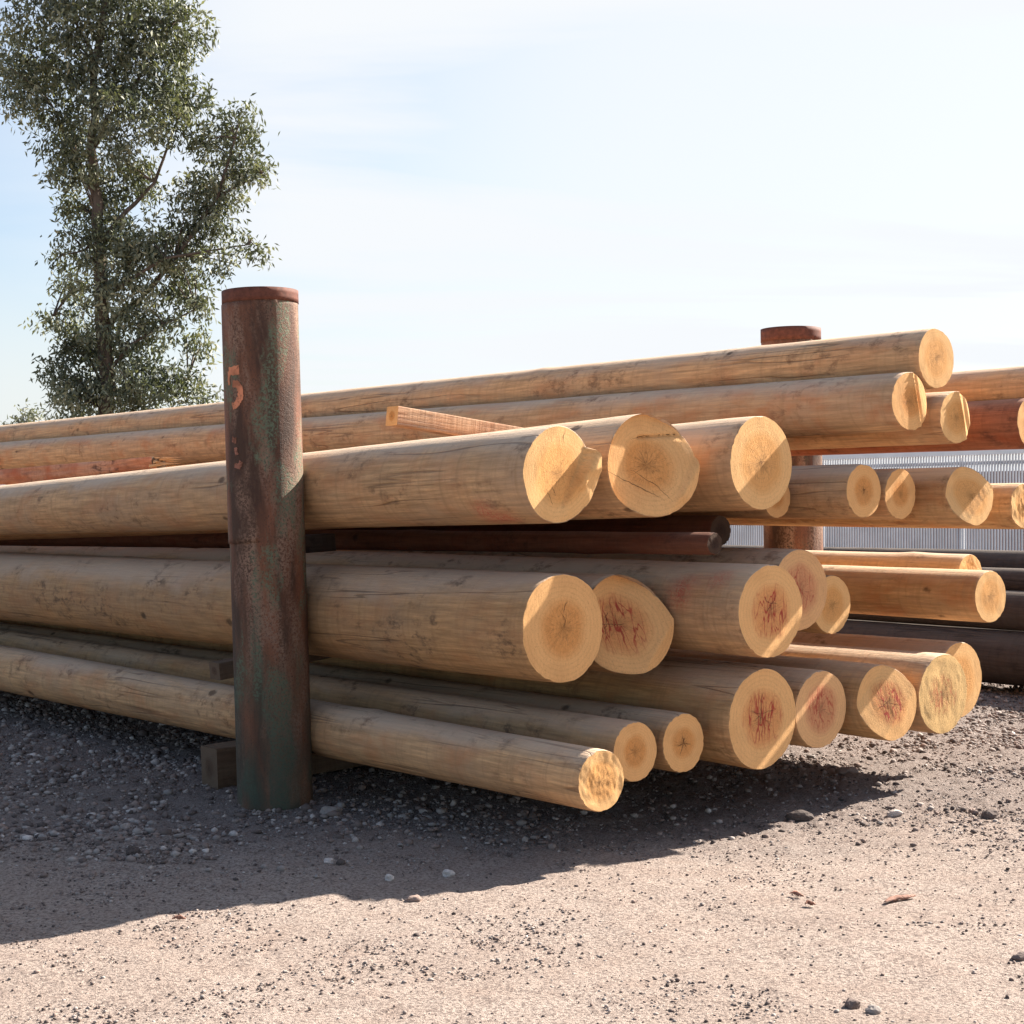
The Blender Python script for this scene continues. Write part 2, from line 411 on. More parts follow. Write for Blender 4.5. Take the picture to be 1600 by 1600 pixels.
CRACK = paint('open_crack', (.07, .032, .02), .95, .3, 30)
def star(seed, n=6, r=.4, cx=0., cy=0.):
    rg = random.Random(seed); out = []
    for k in range(n):
        a_ = 6.283*k/n+rg.uniform(-.4, .4); l_ = r*rg.uniform(.4, 1.2)
        out.append([(cx, cy), (cx+math.cos(a_)*l_*.5+rg.uniform(-.03, .03), cy+math.sin(a_)*l_*.5+rg.uniform(-.03, .03)), (cx+math.cos(a_)*l_, cy+math.sin(a_)*l_)])
    return out
CRACKS = {
 'smallest bottom log end': star(3, 6, .42), 'thickest log of the bottom layer': star(5, 5, .4, -.05, .1), 'bottom log whose red-marked': star(8, 5, .35, -.05, 0),
 'second layer log with greyish': star(9, 5, .3, 0, .15), 'second layer log with slanted': star(12, 4, .35, -.2, 0),
 'thick front log of the second': [[(.1, .5), (.0, .3)], [(-.1, .35), (.05, .15), (.02, .0)]],
 'big third layer log with cracked': [[(-.98, -.08), (-.55, -.26), (-.1, -.5), (.2, -.66)], [(-.3, .50), (.1, .57), (.5, .60), (.9, .62)], [(-.3, -.1), (.1, -.4), (.35, -.7)]],
 'big front log of the third': [[(.18, .93), (.12, .75), (.14, .62)], [(-.2, -.2), (-.05, -.45)], [(-.35, -.3), (-.12, -.62)]],
 'big third layer log with flat': [[(-.05, .1), (.02, -.1)], [(-.1, 0), (.1, .03)]], 'third layer log with ringed': star(22, 3, .2),
}

G1 = 'peeled logs of the front stack'
G2 = 'dark logs of the far stack'
LOGS = [
 # bottom layer
 ('slender log lowest and nearest in the stack, its rough end in front', (0.336, 6.004, 0.341), (-6.131, 13.888, 0.332), .118, .166, TAN, END_A, cut_rough, None),
 ('thin shadowed log right behind the nearest bottom log, plain brown end', (0.488, 6.323, 0.402), (-6.232, 14.517, 0.402), .120, .10, SHADED_TAN, END_B, cut_plain, None),
 ('smallest bottom log end, between a thin brown end and the biggest red-marked end', (0.698, 6.509, 0.410), (-5.515, 14.085, 0.410), .121, .10, SHADED_TAN, END_B, cut_plain, None),
 ('thickest log of the bottom layer, big end with red scribble at its heart', (1.052, 6.709, 0.483), (-6.176, 15.521, 0.483), .211, .165, ORANGE, END_R, cut_plain, None),
 ('bottom log with wholly reddish end just right of the thickest bottom log', (1.343, 6.953, 0.493), (-5.631, 15.456, 0.493), .171, .127, TAN, END_R2, cut_plain, None),
 ('bottom log whose red-marked end has a pale slanted lower edge', (1.695, 7.108, 0.500), (-4.962, 15.224, 0.500), .168, .126, ORANGE, END_R, cut_lower, None),
 ('bottom log with fuzzy fibrous end, overlapping the pale rightmost one behind it', (1.980, 7.344, 0.516), (-4.994, 15.847, 0.516), .185, .141, TAN, END_G, cut_rough, None),
 ('rightmost bottom log, its pale plain end half hidden by a fibrous one', (2.162, 7.721, 0.541), (-4.812, 16.224, 0.541), .182, .138, TAN, END_A, cut_plain, None),
 # second layer
 ('thick front log of the second layer with plain orange end', (0.202, 6.325, 0.890), (-6.772, 14.828, 0.789), .216, .219, SHADED_TAN, END_B, cut_plain, None),
 ('second layer log with slanted-off right side of its end and red crayon strokes', (0.521, 6.614, 0.882), (-6.580, 15.272, 0.882), .209, .164, SHADED_TAN, END_R, cut_bevel, None),
 ('second layer log with greyish checked end and red blotch on its side', (1.072, 6.620, 0.940), (-6.282, 15.587, 0.940), .196, .150, GREY, END_R, cut_rough, [(.36, 2.75, .10), (.18, 2.4, .08)]),
 ('log with smooth reddish end peeking out behind the greyish checked end', (1.259, 6.993, 1.009), (-5.715, 15.496, 1.009), .182, .138, TAN, END_R2, cut_plain, None),
 ('small round-ended log tucked right of the smooth reddish end', (1.452, 7.261, 0.929), (-5.395, 15.610, 0.929), .134, .09, ORANGE, END_A, cut_plain, None),
 ('slim orange-sided log reaching farthest right in the second layer', (2.305, 7.704, 0.943), (-4.986, 16.594, 0.943), .128, .09, ORANGE, END_A, cut_plain, None),
 ('sunlit thin log lying behind the slim orange-sided second layer log', (2.306, 8.051, 1.031), (-4.668, 16.554, 1.031), .106, .08, TAN, END_A, cut_rough, None),
 # third layer
 ('big front log of the third layer with stepped felling cut', (0.211, 6.267, 1.500), (-6.890, 14.925, 1.215), .194, .141, GREY, END_A, cut_felled, [(.34, 4.05, .10), (.27, 4.2, .07)]),
 ('big third layer log with cracked end, middle of the three big ones', (0.615, 6.516, 1.545), (-6.359, 15.019, 1.204), .216, .170, TAN, END_B, cut_cracked, None),
 ('big third layer log with flat speckled end, right of the cracked one', (1.060, 6.794, 1.559), (-5.914, 15.297, 1.295), .198, .154, TAN, END_A, cut_plain, None),
 ('small log end peeping out under the flat speckled end', (1.179, 7.121, 1.416), (-5.414, 15.160, 1.416), .094, .07, TAN, END_B, cut_plain, None),
 ('third layer log with ringed end just left of the small dark-hearted end', (1.550, 7.047, 1.443), (-5.424, 15.550, 1.443), .121, .085, GREY, END_B, cut_plain, None),
 ('small third layer log with dark heart in its end, between two larger ends', (1.754, 7.225, 1.431), (-5.347, 15.882, 1.431), .116, .085, TAN, END_B, cut_plain, None),
 ('third layer log with sunlit slanting cut on the lower right of its end', (2.118, 7.302, 1.423), (-5.173, 16.191, 1.423), .137, .095, ORANGE, END_A, cut_lower, None),
 ('third layer log with sunlit top cut off by the right edge of the view', (2.413, 7.541, 1.377), (-4.561, 16.044, 1.377), .110, .08, ORANGE, END_A, cut_rough, None),
 # top
 ('top layer log with streaky split end, in front of the topmost log', (1.738, 6.976, 1.833), (-5.870, 16.252, 1.852), .131, .148, REDDISH, END_B, cut_streaked, None),
 ('topmost log of the stack with plain pale round end against the sky', (1.886, 7.111, 2.033), (-5.722, 16.387, 2.036), .134, .150, TAN, END_A, cut_plain, None),
 ('short-ended top layer log with split notched end just below the topmost log', (1.984, 7.149, 1.773), (-4.990, 15.652, 1.773), .120, .085, TAN, END_A, cut_streaked, None),
 ('dark red-brown top layer log ending at the right edge of the view', (2.395, 7.374, 1.760), (-4.579, 15.877, 1.760), .118, .085, RUSTY, END_B, cut_plain, None),
 ('tan top layer log cut off against the sky right of the topmost end', (2.517, 7.493, 1.937), (-4.457, 15.996, 1.937), .108, .08, TAN, END_A, cut_plain, None),
]
for (lab, a, b, r0, r1, ms, me, cut, stn) in LOGS:
    make_log(lab, a, b, r0, r1, ms, me, cut, G1, stain=stn, cracks=next((v for k, v in CRACKS.items() if lab.startswith(k)), None))
make_log('dark reddish log in the groove of the second layer, under the big third layer logs', st(.98, 1.86, 1.222), st(.98, -9.5, 1.12), .046, .078, GAP_SHADED, END_D, cut_plain, G1)
make_log('dark filler log added to close the middle gap, under the flat speckled end', st(1.45, 1.45, 1.268), st(1.45, -9, 1.2), .068, .07, GAP_SHADED, END_D, cut_plain, G1)  # added log, closes the see-through gap and keeps it dark
make_log('filler log added to darken the gap below the third layer, deep inside the stack', st(2.35, -.2, 1.17), st(2.35, -10, 1.17), .10, .09, DARK, END_D, cut_plain, G1)  # mostly unseen log, added inside the stack to darken the gap
make_log('filler log added to darken the gap below the third layer, on the far side', st(2.85, -.4, 1.20), st(2.85, -10, 1.2), .12, .10, DARK, END_D, cut_plain, G1)  # second added log, blocks light entering the gap from behind

# far stack behind on the right: its ends lie beyond the view
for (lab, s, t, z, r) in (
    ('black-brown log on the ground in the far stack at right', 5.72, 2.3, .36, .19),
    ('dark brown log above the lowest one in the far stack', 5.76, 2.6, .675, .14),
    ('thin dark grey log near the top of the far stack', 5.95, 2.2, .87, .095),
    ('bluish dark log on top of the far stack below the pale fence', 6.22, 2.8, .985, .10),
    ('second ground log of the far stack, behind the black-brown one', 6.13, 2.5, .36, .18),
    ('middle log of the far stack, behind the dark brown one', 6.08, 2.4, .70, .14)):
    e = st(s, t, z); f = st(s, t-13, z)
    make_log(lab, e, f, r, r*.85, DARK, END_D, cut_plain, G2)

# ------------------------------------------------------------------ sawn cross timbers
def timber(label, s0, t0, z0, length, w, h, slope, mat=SAWN, group='cross timbers of the stack'):
    a = st(s0, t0, z0); d = (SV + Vector((0, 0, slope))).normalized()
    root = thing('timber', label, 'timber', a, group)
    root.rotation_mode = 'QUATERNION'
    root.rotation_quaternion = frame_matrix(a, -DV, d).to_quaternion()
    nx = 6; ny = 60
    # rounded square section swept along +Y
    sec = []
    for (cx, cz, st_) in ((1, 1, 0), (-1, 1, 90), (-1, -1, 180), (1, -1, 270)):
        for k in range(4):
            aa = R(st_ + k*30); sec.append((cx*(w/2-.006)+.006*math.cos(aa), cz*(h/2-.006)+.006*math.sin(aa)))
    n = len(sec); V = []; F = []
    for i in range(ny+1):
        yy = length*i/ny
        for (x, z) in sec:
            j = 1+.018*float(vnoise(x*30+s0*7, yy*3, z*30))
            V.append((x*j, yy, z*j))
    for i in range(ny):
        for j in range(n):
            k = (j+1) % n; F.append((i*n+j, (i+1)*n+j, (i+1)*n+k, i*n+k))
    F.append(tuple(ny*n+j for j in range(n)))
    mesh_obj('beam', V, F, mat, root, attrs={'stain': ('FLOAT', np.zeros(len(V)))})
    Vd = [(x, 0, z) for (x, z) in sec] + [(0, -.002, 0)]
    UV = [(x/w*2, z/h*2, 0) for (x, z) in sec] + [(0, 0, 0)]
    mesh_obj('cut_end', Vd, [(j, (j+1) % n, n) for j in range(n)], END_B if mat is SAWN else END_T, root, smooth=False, attrs={'uvn': ('FLOAT_VECTOR', UV)})
    return root
timber('square timber with free end lying on the big third layer logs', .60, .13, 1.805, 2.3, .095, .092, -.10)
timber('thick bedding timber on the ground whose end shows left of the rusty post', .03, -.60, .105, 3.1, .16, .20, .042, AGED)
timber('thin spacer timber between bottom and second layer, end beside the rusty post', .07, -.62, .572, 2.9, .10, .085, .115, AGED)
timber('spacer timber between second and third layer hidden behind the rusty post', .24, -.62, 1.170, .5, .10, .09, .05, DARK)
timber('far bedding timber on the ground under the bottom layer', .1, -6.6, .11, 3.0, .16, .20, .042, AGED)
timber('bedding timber on the ground under the far stack', 5.45, .8, .16, 1.2, .14, .08, 0., DARK, 'timbers of the far stack')
timber('second bedding timber on the ground under the far stack', 5.45, -6., .16, 1.2, .14, .08, 0., DARK, 'timbers of the far stack')

# broken red slab lying behind the third layer's front log, left
def slab():
    a = st(.80, -2.65, 1.66); e = st(.80, -5.6, 1.63)
    root = make_log('broken rust-red slab with splintered tip lying on the third layer', a, e, .055, .085, SLABM, END_T, cut_rough, name='slab', cat='slab', flat_top=.55, rough=13.0)
    V = []; F = []
    for q in range(14):
        ang = random.uniform(0, 6.28); rr = .055*random.random()**.5
        x = rr*math.cos(ang); z = min(rr*math.sin(ang), .024); l = random.uniform(.06, .28); w = random.uniform(.004, .009)
        o = len(V)
        V += [(x-w, .02, z-w), (x+w, .02, z-w), (x+w, .02, z+w), (x-w, .02, z+w), (x+random.uniform(-.015, .015), -l, z+random.uniform(-.012, .012))]
        F += [(o, o+1, o+4), (o+1, o+2, o+4), (o+2, o+3, o+4), (o+3, o, o+4)]
    mesh_obj('splinter_tip', V, F, REDDISH, root, smooth=False, attrs={'stain': ('FLOAT', np.zeros(len(V)))})
slab()

# ------------------------------------------------------------------ steel posts
def tube_part(name, parent, mat, r, z0, z1, thick=.012, a0=None, a1=None, nz=40, na=72, ragged=0.):
    V = []; F = []
    full = a0 is None
    A = np.linspace(0, 2*np.pi, na, endpoint=False) if full else np.linspace(a0, a1, na)
    zs = np.linspace(z0, z1, nz+1)
    feather = np.ones(na) if full else 1-sstep(.72, 1., np.linspace(0, 1, na))*.93
    for (rad, flip) in ((r, 0), (r-thick, 1)):
        for i, z in enumerate(zs):
            for k, t in enumerate(A):
                rr = (rad if flip else r-thick+thick*feather[k])*(1+.004*float(vnoise(math.cos(t)*1.5, z*2, math.sin(t)*1.5)))
                zz = z
                if ragged and i == 0: zz += ragged*float(vnoise(t*6, 3., r))
                V.append((rr*math.cos(t), rr*math.sin(t), zz))
    n = len(A); half_ = n*(nz+1); m = n if full else n-1
    for i in range(nz):
        for k in range(m):
            q = (k+1) % n
            F.append((i*n+k, i*n+q, (i+1)*n+q, (i+1)*n+k))
            F.append((half_+i*n+k, half_+(i+1)*n+k, half_+(i+1)*n+q, half_+i*n+q))
    for i, e in ((nz, 0), (0, 1)):
        for k in range(m):
            q = (k+1) % n
            f = (i*n+k, i*n+q, half_+i*n+q, half_+i*n+k)
            F.append(f if not e else f[::-1])
    if not full:
        for i in range(nz):
            F.append((i*n, (i+1)*n, half_+(i+1)*n, half_+i*n)); k = n-1
            F.append((i*n+k, half_+i*n+k, half_+(i+1)*n+k, (i+1)*n+k))
    return mesh_obj(name, V, F, mat, parent)

def brush_strip(pts, w, r):
    """painted stroke on the pipe: pts in (angle*r across, z)"""
    V = []; F = []
    P = []
    for i in range(len(pts)-1):
        for k in range(6): P.append(Vector(pts[i]).lerp(Vector(pts[i+1]), k/6))
    P.append(Vector(pts[-1]))
    for i, p in enumerate(P):
        d = (P[min(i+1, len(P)-1)]-P[max(i-1, 0)]).normalized(); nrm = Vector((-d.y, d.x))
        for sgn in (-1, 1):
            ww = w*(.8+.4*random.random())
            q = p+nrm*ww*sgn*.5
            a = q.x/r
            V.append((r*math.sin(a), -r*math.cos(a), q.y))
    for i in range(len(P)-1): F.append((2*i, 2*i+1, 2*i+3, 2*i+2))
    return V, F

post = thing('steel_post', 'tall rusty pipe post with green paint patches in front of the stack', 'post', (-1.085, 7.35, -.02), 'steel posts holding the stack')
post.rotation_euler = (0, R(-1.75), 0)
PR = .172
tube_part('pipe', post, RUST, PR, 0, 2.345, .014, nz=60)
tube_part('rim_band', post, BAND, PR+.003, 2.325, 2.383, .017, nz=3)
# doubler plate wrapped round the left of the pipe
tube_part('doubler_plate', post, RUST, PR+.0055, 1.232, 2.32, .007, R(-90-112), R(-90+4), nz=40, na=40, ragged=.006)
rr = PR+.0085
V, F = brush_strip([(-.150, 2.01), (-.112, 2.012), (-.082, 2.013)], .040, rr)
V2, F2 = brush_strip([(-.150, 2.01), (-.152, 1.965), (-.148, 1.948)], .016, rr+.0004)
V3, F3 = brush_strip([(-.125, 1.955), (-.095, 1.948), (-.078, 1.92), (-.082, 1.885), (-.105, 1.858), (-.130, 1.85)], .030, rr+.0002)
mesh_obj('painted_figure', V+V2+V3, F+[tuple(i+len(V) for i in f) for f in F2]+[tuple(i+len(V)+len(V2) for i in f) for f in F3], DIGIT, post)
for pts, wd in (([(-.140, 1.70), (-.112, 1.695)], .026), ([(-.118, 1.665), (-.112, 1.63)], .020), ([(-.128, 1.585), (-.100, 1.578), (-.086, 1.60)], .024)):
    v, f = brush_strip(pts, wd, rr)
    mesh_obj('paint_remnant', v, f, DIGIT2, post)

post2 = thing('steel_post', 'brown pipe post behind the stack, dark rim showing above the topmost log', 'post', (1.66, 9.36, -.02), 'steel posts holding the stack')
post2.rotation_euler = (0, R(-.7), 0)
tube_part('pipe', post2, RUST2, PR, 0, 2.385, .014, nz=60)
tube_part('rim_band', post2, BAND, PR+.003, 2.365, 2.44, .017, nz=3)

# ------------------------------------------------------------------ ground
def rise(x, y):      # the yard falls away towards the camera side and climbs gently under the stack
    S = (x+1.115)*.773+(y-7.3)*.634; T = (x+1.115)*.634-(y-7.3)*.773
    return .024*np.exp(-((x+1.085)**2+(y-7.35)**2)/.075) + np.interp(S, [-9, -2.5, -.9, -.2, .6, 2.6, 3.4, 4.2], [-.06, -.03, -.008, 0, .012, .09, .115, .12])
def ground():
    def axis(a, b, step, far):
        core = list(np.arange(a, b+1e-6, step))
        out = []; d = step; x = b
        while x < far: d *= 1.25; x += d; out.append(x)
        lo = []; d = step; x = a
        while x > -far: d *= 1.25; x -= d; lo.append(x)
        return np.array(lo[::-1]+core+out)
    xs = axis(-3.2, 4.2, .016, 900); ys = axis(3.6, 10.5, .018, 900)
    X, Y = np.meshgrid(xs, ys)
    near = 1/(1+(np.maximum(0, np.hypot(X, Y-6)-14)/8)**2)
    Z = .012*vnoise(X*1.1, Y*1.1, 3.) + .010*vnoise(X*2.7, Y*2.7, 9.)
    Z = Z + rise(X, Y)
    coarse = sstep(5.6, 7.0, Y+.35*vnoise(X*.9, Y*.9, 1.))
    fine = .0045*vnoise(X*9, Y*9, 2.) + .004*vnoise(X*21, Y*21, 5.) + (.0025+.0035*coarse)*vnoise(X*45, Y*45, 7.)
    Z = Z + fine*(.65+.6*coarse)
    Z = (Z-rise(X, Y))*near + rise(X, Y)
    V = np.stack([X, Y, Z], -1).reshape(-1, 3)
    ny, nx = X.shape
    idx = np.arange(nx*ny).reshape(ny, nx)
    Fq = np.stack([idx[:-1, :-1], idx[:-1, 1:], idx[1:, 1:], idx[1:, :-1]], -1).reshape(-1, 4)
    me = bpy.data.meshes.new('ground')
    me.vertices.add(len(V)); me.vertices.foreach_set('co', V.astype(np.float32).ravel())
    me.loops.add(Fq.size); me.loops.foreach_set('vertex_index', Fq.astype(np.int32).ravel())
    me.polygons.add(len(Fq)); me.polygons.foreach_set('loop_start', np.arange(0, Fq.size, 4, dtype=np.int32))
    me.polygons.foreach_set('use_smooth', np.ones(len(Fq), bool))
    me.update(calc_edges=True)
    m, nt, b = new_mat('sandy_gravel_ground', .95, .1)
    co = objcoord(nt, 0)
    big = noise(nt, co, .9, 5, .6)
    mid = noise(nt, co, 7, 5, .65)
    gr = noise(nt, co, 190, 4, .75)
    gr2 = noise(nt, mapping(nt, co, (1, 1, 1), (7, 3, 1)), 75, 4, .7)
    gr3 = noise(nt, mapping(nt, co, (1, 1, 1), (2, 9, 1)), 420, 2, .7)
    c = mixc(nt, mrange(nt, big, .3, .7), (.45, .355, .30), (.53, .435, .375))
    c = mixc(nt, mrange(nt, mid, .45, .75, 0, .45), c, (.34, .235, .185))
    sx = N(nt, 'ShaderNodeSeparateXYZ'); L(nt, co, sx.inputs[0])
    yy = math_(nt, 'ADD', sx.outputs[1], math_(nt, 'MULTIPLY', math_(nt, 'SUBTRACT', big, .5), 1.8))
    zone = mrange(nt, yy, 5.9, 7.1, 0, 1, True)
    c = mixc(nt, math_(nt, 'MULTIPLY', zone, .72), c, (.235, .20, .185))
    c = mixc(nt, mrange(nt, gr2, .475, .58, 0, .78), c, (.175, .132, .115))
    c = mixc(nt, mrange(nt, gr, .53, .66, 0, .7), c, (.13, .09, .075))
    c = mixc(nt, mrange(nt, gr3, .55, .7, 0, .35), c, (.58, .47, .40))
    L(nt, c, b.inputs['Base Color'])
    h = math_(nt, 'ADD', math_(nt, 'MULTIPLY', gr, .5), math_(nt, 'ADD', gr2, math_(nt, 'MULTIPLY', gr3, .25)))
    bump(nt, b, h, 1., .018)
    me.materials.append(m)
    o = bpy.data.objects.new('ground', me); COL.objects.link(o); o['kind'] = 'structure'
ground()

def ico():
    bm = bmesh.new(); bmesh.ops.create_icosphere(bm, subdivisions=1, radius=1)
    v = np.array([x.co[:] for x in bm.verts]); f = np.array([[q.index for q in p.verts] for p in bm.faces]); bm.free()
    return v, f
def ico2():
    bm = bmesh.new(); bmesh.ops.create_icosphere(bm, subdivisions=3, radius=1)
    v = np.array([x.co[:] for x in bm.verts]); f = np.array([[q.index for q in p.verts] for p in bm.faces]); bm.free()
    return v, f

def stone_material():
    m, nt, b = new_mat('gravel_stone', .9, .15)
    t = attr(nt, 'tone', 'Fac')
    cr = N(nt, 'ShaderNodeValToRGB'); e = cr.color_ramp.elements
    e[0].position = 0; e[0].color = (.07, .055, .05, 1); e[1].position = 1; e[1].color = (.62, .55, .5, 1)
    for p, col in ((.3, (.16, .12, .105)), (.5, (.29, .21, .175)), (.7, (.27, .24, .22)), (.88, (.42, .35, .31))):
        q = e.new(p); q.color = (*col, 1)
    L(nt, t, cr.inputs[0])
    n = noise(nt, objcoord(nt, 0), 160, 3, .6)
    c = mixc(nt, mrange(nt, n, .4, .7, 0, .4), cr.outputs[0], (.2, .16, .14))
    L(nt, c, b.inputs['Base Color']); bump(nt, b, n, .4, .004)
    return m
STONE = stone_material()

def gravel():
    n_try = 540000
    X = RNG.uniform(-4.4, 4.6, n_try); Y = RNG.uniform(4.0, 12.6, n_try)
    keep = np.abs(X) < .34*Y+.25
    zone = sstep(5.7, 6.9, Y+.5*vnoise(X*.9, Y*.9, 1.))
    clump = sstep(-.1, .55, vnoise(X*2.1, Y*2.1, 6.)+.5*vnoise(X*6, Y*6, 8.))
    post_zone = zone*(1-sstep(-.1, .7, X))
    dens = .07+.46*clump**1.6 + zone*(.28+.40*clump)
    keep &= RNG.random(n_try) < dens*.55
    X = X[keep]; Y = Y[keep]; zone = zone[keep]; post_zone = post_zone[keep]; n = len(X)
    size = .0022+.0042*RNG.random(n)**2.2 + (RNG.random(n) < .05+.10*zone)*RNG.random(n)**2.2*(.004+.007*zone)
    size = size + (RNG.random(n) < .06*post_zone)*(.005+.010*RNG.random(n)**1.5)
    size = size*(1+.06*(Y-6).clip(0, 5))
    bv, bf = ico()
    nv = len(bv)
    jit = 1+RNG.uniform(-.28, .28, (n, nv, 1))
    sc = np.stack([RNG.uniform(.8, 1.5, n), RNG.uniform(.8, 1.3, n), RNG.uniform(.5, .95, n)], -1)[:, None, :]
    P = bv[None]*jit*sc*size[:, None, None]
    a = RNG.uniform(0, 6.28, n); ca, sa = np.cos(a)[:, None], np.sin(a)[:, None]
    x = P[..., 0]*ca-P[..., 1]*sa; y = P[..., 0]*sa+P[..., 1]*ca
    gz = .012*vnoise(X*1.1, Y*1.1, 3.) + .010*vnoise(X*2.7, Y*2.7, 9.) + rise(X, Y)
    V = np.stack([x+X[:, None], y+Y[:, None], P[..., 2]+(gz+size*.35)[:, None]], -1).reshape(-1, 3)
    Fq = (bf[None]+(np.arange(n)*nv)[:, None, None]).reshape(-1, 3)
    tone = RNG.random(n)**1.2*.9 + .12*(RNG.random(n) < .12)
    tone = np.clip(tone + .12*post_zone*RNG.random(n), 0, 1)
    me = bpy.data.meshes.new('gravel')
    me.vertices.add(len(V)); me.vertices.foreach_set('co', V.astype(np.float32).ravel())
    me.loops.add(Fq.size); me.loops.foreach_set('vertex_index', Fq.astype(np.int32).ravel())
    me.polygons.add(len(Fq)); me.polygons.foreach_set('loop_start', np.arange(0, Fq.size, 3, dtype=np.int32))
    me.update(calc_edges=True)
    at = me.attributes.new('tone', 'FLOAT', 'POINT'); at.data.foreach_set('value', np.repeat(tone, nv).astype(np.float32))
    me.materials.append(STONE)
    o = bpy.data.objects.new('gravel', me); COL.objects.link(o); o['kind'] = 'stuff'
    o['label'] = 'loose grit and small stones strewn over the sandy ground'
    print('gravel', n)
gravel()

def stone(label, x, y, rx, ry, rz, tone, rot=0., rough=.3, cat='stone', name='stone', group='larger stones on the ground'):
    v, f = ico2(); sd = random.uniform(0, 40)
    d = 1+rough*vnoise(v[:, 0]*1.4+sd, v[:, 1]*1.4, v[:, 2]*1.4)+.3*rough*vnoise(v[:, 0]*4+sd, v[:, 1]*4, v[:, 2]*4)
    v = v*d[:, None]*np.array([rx, ry, rz])
    o = mesh_obj(name, v, f, STONE, None, smooth=False, attrs={'tone': ('FLOAT', np.full(len(v), tone))})
    gz = float(.012*vnoise(x*1.1, y*1.1, 3.) + .010*vnoise(x*2.7, y*2.7, 9.) + rise(x, y))
    o.location = (x, y, gz+rz*.35); o.rotation_euler = (0, 0, rot)
    tag(o, label, cat, group)
STN = [
 ('flat black stone lying in the sun right of the stack shadow', 1.222, 6.804, .062, .034, .030, .0, .2),
 ('dark lump of stone alone in the shade left of the rusty post', -1.489, 6.279, .030, .024, .025, .02, .5),
 ('pale rounded stone at the edge of the shadow below the log ends', -.238, 5.953, .022, .018, .018, .97, .1),
 ('small pale pebble in the shade below the rusty post', -.70, 6.12, .020, .016, .014, .95, .8),
 ('grey cobble at the right foot of the rusty post', -.81, 7.12, .045, .035, .030, .68, .3),
 ('pale grey stone in the shaded gravel left of the rusty post', -1.66, 6.86, .030, .022, .018, .82, 1.3),
 ('whitish stone on the shadow line in the lower middle', -.452, 5.886, .016, .013, .018, .98, .4),
 ('brown stone half sunk in sunlit sand below the shadow edge', -.345, 5.56, .032, .022, .016, .45, .2),
 ('dark grey stone of a close pair at the bottom edge on the right', .918, 4.315, .026, .018, .016, .25, .5),
 ('smaller grey stone of a close pair at the bottom edge on the right', .965, 4.27, .020, .018, .014, .68, .9),
 ('dark clod in the gravel near the right edge', 1.99, 6.66, .045, .028, .026, .12, .4),
 ('grey stone cluster piece on the sand near the right edge', 1.53, 4.80, .030, .018, .015, .3, .2),
 ('brown lump beside the tip of the stack shadow', 1.62, 7.78, .055, .034, .026, .38, .2),
 ('pale stone among gravel right of the flat black stone', 1.62, 6.78, .034, .024, .018, .93, .1),
]
for a in STN: stone(*a[:7], rot=a[7])

def chip(label, x, y, ln, w, ang, mat):
    n = 22; V = []; F = []
    for i in range(n+1):
        f = i/n; ww = w*(.25+.75*math.sin(math.pi*min(1, f*1.05+.02))**.6)*(1+.25*float(vnoise(f*9, x, y)))
        for (q, hh) in ((-1, 0), (-.4, .010), (.4, .011), (1, 0)):
            V.append(((f-.5)*ln, q*ww/2+.006*math.sin(f*5), .004+hh*(.4+.6*math.sin(math.pi*f))+.003*float(vnoise(f*14, q*3, x))))
    for i in range(n):
        for j in range(3): F.append((i*4+j, i*4+j+1, i*4+j+5, i*4+j+4))
        F.append((i*4+3, i*4, i*4+4, i*4+7))
    F.append((0, 3, 2, 1)); F.append((n*4, n*4+1, n*4+2, n*4+3))
    o = mesh_obj('bark_chip', V, F, mat, None, attrs={'stain': ('FLOAT', np.zeros(len(V)))})
    o.location = (x, y, .006+float(.012*vnoise(x*1.1, y*1.1, 3.) + .010*vnoise(x*2.7, y*2.7, 9.) + rise(x, y))); o.rotation_euler = (0, 0, ang)
    tag(o, label, 'bark chip', 'bark chips on the sand')
CHIPM = shaft_material('red_bark_chip', (.30, .15, .105), (.27, .18, .14), (.06, .03, .025), .3, .5)
chip('long reddish bark strip lying on the sunlit sand at right', 1.327, 5.48, .155, .030, R(38), CHIPM)
chip('short red bark chip near the middle right of the sand', .986, 5.54, .055, .018, R(-35), CHIPM)
chip('small dark red chip just below the short bark chip', 1.005, 5.40, .035, .016, R(10), CHIPM)
chip('thin bark sliver close to the left shadow edge', -1.112, 5.34, .045, .015, R(15), CHIPM)

# ------------------------------------------------------------------ fence and wall behind
def boxes_mesh(name, boxes, mat, parent):
    V = []; F = []
    for (s0, s1, t0, t1, z0, z1) in boxes:
        o = len(V)
        for z in (z0, z1):
            for (s, t) in ((s0, t0), (s1, t0), (s1, t1), (s0, t1)): V.append((s, t, z))
        F += [(o, o+3, o+2, o+1), (o+4, o+5, o+6, o+7), (o, o+1, o+5, o+4), (o+1, o+2, o+6, o+5), (o+2, o+3, o+7, o+6), (o+3, o, o+4, o+7)]
    return mesh_obj(name, V, F, mat, parent, smooth=False)
WHITE = paint('white_fence_paint', (.62, .62, .63), .5, .12, 2)
CAP = paint('white_cap_rail', (.78, .78, .78), .5, .06, 2)
BROWN = paint('brown_sheet_wall', (.17, .105, .10), .7, .25, 1.2)
fm = frame_matrix(st(19.8, -13.2, 0), SV, -DV)     # local x away from the yard, y along the fence
fence = thing('fence', 'long white picket fence with pale cap rail in the background at right', 'fence', fm.to_translation())
fence.rotation_euler = fm.to_euler()
T0, T1 = -16., 46.
boxes_mesh('pickets', [(-.008, .008, t, t+.030, .12, 2.33) for t in np.arange(T0, T1, .058)], WHITE, fence)
boxes_mesh('cap_rail', [(-.03, .03, T0, T1, 2.33, 2.415)], CAP, fence)
boxes_mesh('mid_rail', [(.010, .05, T0, T1, 2.16, 2.22)], WHITE, fence)
boxes_mesh('bottom_rail', [(.010, .05, T0, T1, .30, .36)], WHITE, fence)
